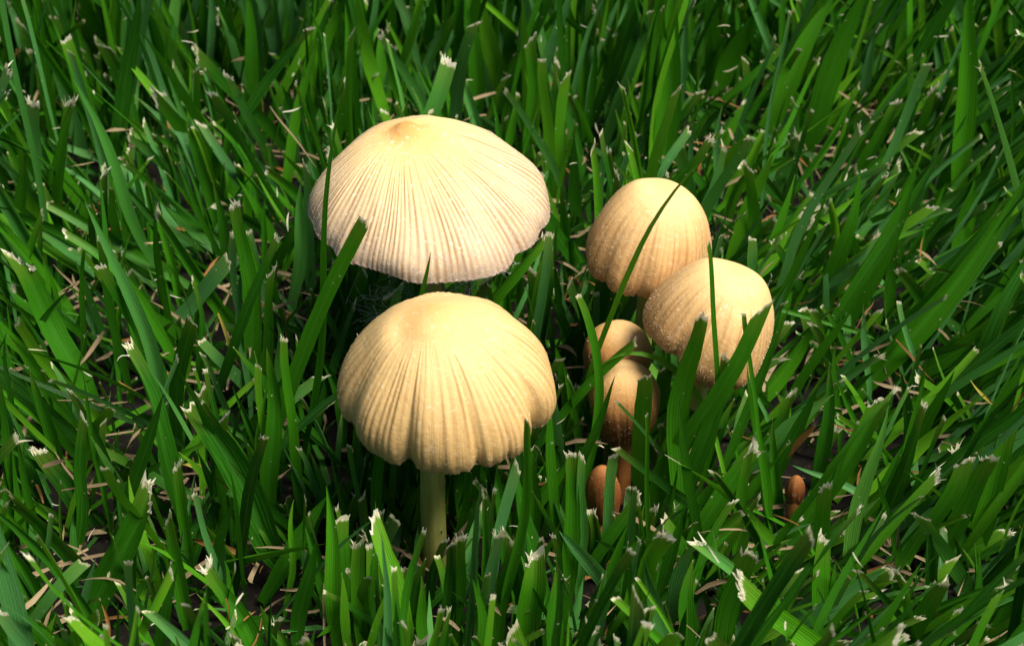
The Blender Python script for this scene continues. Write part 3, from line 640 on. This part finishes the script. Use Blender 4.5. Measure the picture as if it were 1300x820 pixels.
# keep the ordinary blades from hiding the big ones
HB = np.full((206, 326), 1e9)
_o, _F, _R, _H = CAPS[1]
_st = dict(P0=np.array([_o[0] - .26, _o[1], 0.]), P1=np.array([_o[0] - .2, _o[1], 1.6]), P2=np.array([_o[0] - .16, _o[1], 3.2]), w=.8)
for s_ in specs + [_st]:
    q = bez(s_['P0'], s_['P1'], s_['P2'], 60)[14:]; dd = q - CAM; z = dd @ FWD
    x = (PW / 2 + FPX * (dd @ RGT) / z) / 4; y = (PH / 2 - FPX * (dd @ UPV) / z) / 4; hw = s_['w'] * FPX / 30 / 8
    for a, b, c in zip(x, y, z):
        x0_, x1_ = max(int(a - hw), 0), min(int(a + hw) + 1, 326); y0_, y1_ = max(int(b - 1), 0), min(int(b + 1) + 1, 206)
        if x1_ > x0_ and y1_ > y0_: HB[y0_:y1_, x0_:x1_] = np.minimum(HB[y0_:y1_, x0_:x1_], c)
def hides_hero(P, w):
    d = P - CAM; z = d @ FWD; x = ((PW / 2 + FPX * (d @ RGT) / z) / 4).astype(int); y = ((PH / 2 - FPX * (d @ UPV) / z) / 4).astype(int)
    ok = (x >= 0) & (x < 326) & (y >= 0) & (y < 206); x, y, z = x[ok], y[ok], z[ok]
    if not len(x): return False
    return np.sum(HB[y, x] < 1e8) and np.sum((HB[y, x] < 1e8) & (HB[y, x] > z + .15)) >= 2
# lean of the lawn from place to place (degrees from upright, + = to the right), read off the photograph
def lean_field(px, py, r):
    if px > 860:
        m, s = 24 + 8 * (py > 250) - 11 * (py < 120 and px < 1000), 13
        if r.random() < .15: m = -25
    elif px > 420: m, s = (3 if px < 760 else 9), 13
    else:
        m, s = (-4, 12) if py < 120 else (-20, 15)
        if r.random() < .35: m = 10
    return r.normal(m, s)
def filler_specs():
    out = []; r = np.random.default_rng(77)
    x0, x1, y0, y1 = -15, 15, -9, 27
    n = int((x1 - x0) * (y1 - y0) * 17.0)
    for i in range(n):
        x, y = r.uniform(x0, x1), r.uniform(y0, y1)
        px, py, dep = proj((x, y, 1.5))
        if any((x - o[0]) ** 2 + (y - o[1]) ** 2 < .15 for o in MROOTS): continue
        kind = r.random()
        L = np.clip(r.normal(4.4, 1.0), 1.6, 6.8)
        if kind < .40: L *= .55
        w = np.clip(r.lognormal(math.log(.145), .45), .045, .32)
        if kind < .40: w *= .8
        if py > 560: L *= .80
        if 380 < px < 960 and 380 < py < 800 : L *= .62
        a = math.radians(np.clip(lean_field(px, py, r), -68, 68))
        ay = math.radians(r.normal(-3, 11))
        d = nrm(np.array([math.sin(a), math.sin(ay) * math.cos(a), math.cos(a) * math.cos(ay)]))
        P0 = np.array([x, y, -.15]); P2 = P0 + d * L
        bend = r.normal(0, .055) * L * (3 if r.random() < .12 else 1); sag = abs(r.normal(0, .06)) * L * abs(math.sin(a))
        P1 = (P0 + P2) / 2 + np.array([-math.copysign(abs(bend), a) * .6, r.normal(0, .06) * L, sag + abs(bend) * .5])
        P = bez(P0, P1, P2)
        if P2[2] < .25: continue
        if inside_cap(P) or covers_cap(P): continue
        if hides_hero(P, w) and r.random() < .97: continue
        phi = r.normal(0, .75); face = nrm(np.array([math.sin(phi), -math.cos(phi), r.normal(.25, .2)]))
        out.append(dict(P0=P0, P1=P1, P2=P2, w=w, face=face, tip='cut' if r.random() < .62 and kind > .12 else 'point', fray=float(np.clip(r.normal(.75, .4), 0, 1.3)), rnd=float(np.clip(r.beta(.85, 1.3), .0, 1)),
                        blue=float(r.random() < .22) * r.uniform(.3, 1), seed=20000 + i, mat=None, hero=False))
    return out
MROOTS = [c[0] for c in CAPS]
SHOWN = [4991, 8883, 2625, 8067, 13731, 7582, 11225, 5949, 6616, 5073, 2162, 4657, 2373, 14918, 1551, 9618, 634, 9052, 4372, 13891, 7039, 12768, 6386, 6883, 7442, 3767, 14773, 1040, 9459, 12058, 7781, 8359, 9307, 341, 11427, 2727, 3876, 3501, 4203, 6550, 9107, 9650, 9694, 10945, 5705, 5149, 4726, 13879, 6079]   # the ordinary blades that show largest
fills = filler_specs()

GROUP = 'green grass blades standing in the lawn'
def blade_thing(s, label, mat=None, name='grass_blade', group=GROUP):
    V, F, A, info = blade_arrays(s['P0'], s['P1'], s['P2'], s['w'], s['face'], s['seed'], s['tip'], rnd=s['rnd'], blue=s['blue'])
    e = bpy.data.objects.new(name, None); COL.objects.link(e); e.location = Vector(s['P0'] * S); e.empty_display_size = .005
    tag(e, label, 'grass', group)
    link('leaf', make_mesh('leaf', V - s['P0'], F, [mat or M_GRASS], A), e)
    if s['tip'] == 'cut' and s['fray'] > 0:
        V, F, A = fray_arrays(info, s['w'], s['seed'], k=int(5 + 6 * s['fray']), size=s['fray'])
        link('frayed_tip', make_mesh('frayed_tip', V - s['P0'], F, [M_FRAY], A), e)
    return e

def describe(items):
    """unique, findable labels from what each blade looks like and where its tip is in the photo"""
    def hz(x):
        b = ['far left', 'near left edge', 'left of mushrooms', 'beside cream caps', 'by cream caps', 'between cream and tan caps',
             'by tan caps', 'beside tan caps', 'right of mushrooms', 'near right edge', 'far right']
        e = [60, 170, 290, 400, 560, 740, 960, 1050, 1150, 1240]
        return b[int(np.searchsorted(e, x))]
    def vt(y):
        b = ['beyond top edge', 'at top', 'in upper part', 'above middle', 'below middle', 'in lower part', 'at bottom']
        e = [0, 100, 230, 360, 500, 640]
        return b[int(np.searchsorted(e, y))]
    keys = {}
    for s in items:
        x, y, _ = proj(s['P2']); bx, by, _ = proj(s['P0'])
        ln = math.degrees(math.atan2(x - bx, by - y)); sc_ = s['w'] * 80
        wd_ = 'broad' if sc_ > 24 else 'medium' if sc_ > 13 else 'narrow' if sc_ > 7 else 'hair-thin'
        tn = 'silvery' if s['blue'] > .45 else 'dark green' if s['rnd'] < .33 else 'bright green' if s['rnd'] > .6 else 'green'
        le = 'upright' if abs(ln) < 9 else ('leaning ' if abs(ln) < 32 else 'steeply tilted ') + ('right' if ln > 0 else 'left')
        if abs(ln) > 62: le = 'lying ' + ('right' if ln > 0 else 'left')
        tp = 'frayed pale tip' if s['tip'] == 'cut' and s['fray'] > .4 else 'blunt tip' if s['tip'] == 'cut' else 'pointed tip'
        k = f"{wd_} {tn} blade {le}, {tp} {vt(y)}, {hz(x)}"
        keys.setdefault(k, []).append((x, y, s))
    for k, l in keys.items():
        if len(l) == 1: l[0][2]['label'] = k; continue
        xs = [a[0] for a in l]; ys = [a[1] for a in l]
        if max(xs) - min(xs) >= max(ys) - min(ys):
            l.sort(key=lambda a: a[0]); nm = ['left', 'right'] if len(l) == 2 else ['leftmost', 'middle', 'rightmost'] if len(l) == 3 else None
        else:
            l.sort(key=lambda a: a[1]); nm = ['upper', 'lower'] if len(l) == 2 else ['highest', 'middle', 'lowest'] if len(l) == 3 else None
        nm = nm or ['leftmost', 'second from left', 'third from left', 'fourth from left', 'fifth from left', 'sixth from left', 'seventh from left', 'eighth from left'][:len(l)]
        if len(l) > 3: l.sort(key=lambda a: a[0])
        for q, (x, y, s) in zip(nm, l): s['label'] = k + ', ' + q

shown = specs + [fills[i] for i in SHOWN]
describe(shown)
for s in shown:
    blade_thing(s, s['label'], s['mat'])

# the rest of the lawn: one mass nobody could count
def join_blades(name, lst, n, c, mats, fray=True, **kw):
    Vs, Fs, mi, off = [], [], [], 0; AA = {k: [] for k in ('gu', 'gv', 'rnd', 'blue', 'cutd')}
    for s in lst:
        V, F, A, info = blade_arrays(s['P0'], s['P1'], s['P2'], s['w'], s['face'], s['seed'], s['tip'], n=n, c=c, rnd=s['rnd'], blue=s['blue'])
        Vs.append(V); Fs.append(F + off); mi.append(np.zeros(len(F))); off += len(V)
        for k in AA: AA[k].append(A[k])
        if fray and s['tip'] == 'cut' and s['fray'] > .15:
            V, F, A = fray_arrays(info, s['w'], s['seed'], k=int(2 + 5 * s['fray']), size=s['fray'])
            Vs.append(V); Fs.append(F + off); mi.append(np.ones(len(F))); off += len(V)
            for k in AA: AA[k].append(A.get(k, np.zeros(len(V))))
    return make_mesh(name, np.concatenate(Vs), np.concatenate(Fs), mats, {k: np.concatenate(v) for k, v in AA.items()}, np.concatenate(mi))
ss = set(SHOWN)
rest = [f for i, f in enumerate(fills) if i not in ss]
tag(link('lawn_grass', join_blades('lawn_grass', rest, 9, 5, [M_GRASS, M_FRAY])), 'dense mown green lawn grass filling the gaps between the larger blades', 'lawn', None, 'stuff')
# short undergrowth and lawn beyond the frame
def undergrowth():
    r = np.random.default_rng(5); lst = []
    def add(x, y, L, w, amax, i):
        a = r.uniform(0, 6.28); le = r.uniform(.1, amax); d = np.array([math.sin(le) * math.cos(a), math.sin(le) * math.sin(a), math.cos(le)])
        P0 = np.array([x, y, -.15]); P2 = P0 + d * L; P1 = (P0 + P2) / 2 + np.array([0, 0, .12 * L])
        P = bez(P0, P1, P2, 6)
        if inside_cap(P): return
        if abs(x) < 10 and y < 8 and covers_cap(P): return
        ph = r.uniform(0, 6.28)
        lst.append(dict(P0=P0, P1=P1, P2=P2, w=w, face=nrm(np.array([math.cos(ph), math.sin(ph), .3])), tip='cut' if r.random() < .3 else 'point', rnd=r.beta(1.2, 3.2), blue=float(r.random() < .2) * .6, seed=50000 + i))
    for i in range(3600): add(r.uniform(-14, 14), r.uniform(-9, 24), r.uniform(.7, 2.1), r.uniform(.05, .18), 1.25, i)
    a = join_blades('undergrowth', lst, 5, 3, [M_GRASS, M_FRAY], fray=False)
    lst.clear(); i = 0
    while i < 9000:
        x, y = r.uniform(-60, 60), r.uniform(-50, 70); i += 1
        if abs(x) < 15 and -9 < y < 27: continue
        dd = max(abs(x) - 15, -9 - y, y - 27, 0)
        if r.random() < dd / 70: continue
        add(x, y, r.uniform(2.0, 4.6), r.uniform(.2, .45) * (1 + dd / 30), .7, i)
    b = join_blades('outer', lst, 4, 3, [M_GRASS, M_FRAY], fray=False)
    return a, b
ua, ub = undergrowth()
tag(link('short_grass', ua), 'short thin shoots growing low in the shade at the foot of the lawn', 'undergrowth', None, 'stuff')
tag(link('outer_lawn', ub), 'lawn grass carrying on beyond the edges of the picture', 'lawn', None, 'stuff')

# ------------------------------------------------------------------ dry stalks and thatch
def straw_strip(P0, P1, P2, w, seed, face=(0, -.6, .8)):
    V, F, A, info = blade_arrays(P0, P1, P2, w, face, seed, 'point', n=9, c=4, keel=.5, twist=1.2, rnd=np.random.default_rng(seed).random())
    A['cutd'] = A['cutd'] * 0
    return V, F, A
STRAWS = [ # x0,y0,x1,y1 photo px, height start/end cm, width px, material, label
(343,135,402,214,3.0,1.9,4,'s','thin bent straw stalk leaning against the blades at upper left of the back mushroom'),
(68,335,135,405,1.6,.9,5,'s','pale brown straw crossing green blades near the left edge, above the middle'),
(276,398,312,475,1.5,.5,7,'y','yellowing dead leaf with dark streaks among blades left of the front mushroom'),
(262,424,286,474,1.4,.5,5,'r','brown curled dead stalk beside a silvery blade left of the front mushroom'),
(214,438,242,485,1.0,.3,6,'r','rusty split stem lying in a dark gap left of centre'),
(230,590,282,608,.9,.8,13,'y','flat yellow straw leaf lying under dark green blades at lower left'),
(245,684,325,718,.6,.4,15,'r','wide orange brown dead leaf lying on the ground at bottom left'),
(170,665,210,690,.6,.5,9,'s','beige scrap of dead leaf on the soil at bottom left'),
(588,637,642,625,1.0,1.3,4,'r','reddish dry twig lying in the dark right of the pale stem'),
(528,716,555,732,.6,.3,5,'s','short cream straw on the soil just below the pale stem'),
(1033,541,999,582,2.6,1.9,14,'r','orange dying cut blade among green ones at lower right'),
(1232,483,1266,516,2.4,1.8,8,'y','mustard yellow dead blade near the right edge, below the middle'),
(1143,660,1130,722,1.6,.3,5,'s','upright tan stalk with a pale tip at bottom right'),
(1283,523,1302,495,2.8,3.2,4,'r','curved tan stalk above the ribbed frayed blade at the right edge'),
(700,330,745,352,.8,.6,6,'s','pale straw lying between the back mushroom and the tan pair'),
(752,385,758,450,1.6,.3,5,'r','dark red dead stalk standing in the gap left of the tan pair'),
(205,150,222,180,1.2,.8,8,'r','small orange dead leaf scrap in the upper left grass'),
(18,80,32,60,1.5,1.8,5,'r','orange brown dead blade at the top left corner'),
(120,555,205,540,.7,.9,4,'s','straight pale straw lying across the dark grass at lower left'),
(148,620,240,625,.5,.6,4,'s','long flat beige straw under blades at lower left'),
(1195,560,1245,590,.8,.6,5,'s','beige straw crossing behind the frayed blades at lower right'),
(1150,600,1180,604,.7,.8,5,'r','short brown straw on the soil at lower right'),
(955,360,985,330,1.3,1.6,4,'s','small pale straw just right of the tan pair'),
(1085,420,1110,380,1.3,1.6,4,'r','thin brown straw among broad blades right of the mushrooms'),
]
for i, (x0, y0, x1, y1, z0, z1, w, mk, lab) in enumerate(STRAWS):
    a, b = at_z(x0, y0, z0), at_z(x1, y1, z1); sc_ = FPX / proj(a)[2]
    mid = (a + b) / 2 + np.array([random.uniform(-.1, .1), random.uniform(-.1, .1), random.uniform(0, .15)])
    V, F, A = straw_strip(a, mid, b, w * .6 / sc_, 300 + i)
    o = link('dry_straw', make_mesh('dry_straw', V - a, F, [{'s': M_STRAW, 'r': M_RUST, 'y': M_YELLOW}[mk]], A)); o.location = Vector(a * S)
    tag(o, lab, 'straw', 'dry dead stalks and leaves in the lawn')
def thatch():
    r = np.random.default_rng(9); Vs, Fs, mi, off = [], [], [], 0; AA = {k: [] for k in ('gu', 'gv', 'rnd', 'cutd', 'blue')}
    for i in range(3230):
        bit = i >= 3000
        x, y = r.uniform(-14, 14), r.uniform(-9, 25)
        a = r.uniform(0, 6.28); L = r.lognormal(math.log(.75), .5); z = r.uniform(-.05, .55) if r.random() < .8 else r.uniform(.5, 1.6)
        if z > .5: L = min(L, .9)
        if bit: z = r.uniform(.5, 3.0); L = r.uniform(.08, .4)
        d = np.array([math.cos(a), math.sin(a), r.normal(0, .3)]) * L
        P0 = np.array([x, y, z]); P2 = P0 + d; P1 = (P0 + P2) / 2 + r.normal(0, .13, 3) * L
        if inside_cap(bez(P0, P1, P2, 4)) or (bit and covers_cap(bez(P0, P1, P2, 3))): continue
        V, F, A, _ = blade_arrays(P0, P1, P2, r.uniform(.012, .03) if bit else r.uniform(.02, .085), (r.normal(0, .4), -.5, .8), 80000 + i, 'point', n=5, c=3, keel=.4, twist=1.0, rnd=r.random())
        Vs.append(V); Fs.append(F + off); mi.append(np.full(len(F), 2 if bit else 1 if r.random() < .22 else 0)); off += len(V)
        for k in AA: AA[k].append(A[k])
    return make_mesh('thatch', np.concatenate(Vs), np.concatenate(Fs), [M_STRAW, M_RUST, M_FRAY], {k: np.concatenate(v) for k, v in AA.items()}, np.concatenate(mi))
tag(link('thatch', thatch()), 'beige and brown dead grass clippings littering the soil between the blades', 'thatch', None, 'stuff')

# ------------------------------------------------------------------ wisps of white fluff between the two cream caps
def fluff():
    r = np.random.default_rng(15); Vs, Fs, off = [], [], 0
    for (px, py, z, k, ln) in ((480, 372, 2.7, 12, .6), (505, 362, 3.0, 10, .5), (588, 362, 3.3, 24, .42), (650, 345, 2.2, 12, .5), (465, 395, 2.4, 12, .6)):
        c0 = at_z(px, py, z)
        for _ in range(k):
            c = c0 + r.normal(0, .15, 3); d = nrm(r.normal(0, 1, 3) * np.array([1.4, .7, .5])); L = ln * r.uniform(.4, 1.2); b = nrm(r.normal(0, 1, 3)) * L * .35
            t = np.linspace(-.5, .5, 9)[:, None]; p = c + d * L * t + b * (t ** 2 * 4 - .3)
            tn = nrm(np.gradient(p, axis=0)); s1 = nrm(np.cross(tn, [.1, .2, 1])); s2 = np.cross(tn, s1); w = .0015
            V = np.stack([p + s1 * w, p - s1 * w * .5 + s2 * w * .87, p - s1 * w * .5 - s2 * w * .87], 1).reshape(-1, 3)
            i = np.arange(8) * 3
            F = np.concatenate([np.stack([i + a, i + b_, i + 3 + b_, i + 3 + a], 1) for a, b_ in ((0, 1), (1, 2), (2, 0))])
            Vs.append(V); Fs.append(F + off); off += len(V)
    return make_mesh('fluff', np.concatenate(Vs), np.concatenate(Fs), [M_WEB])
tag(link('white_fluff', fluff()), 'wispy white fluff caught in the grass between the two cream mushrooms', 'fluff', None, 'stuff')
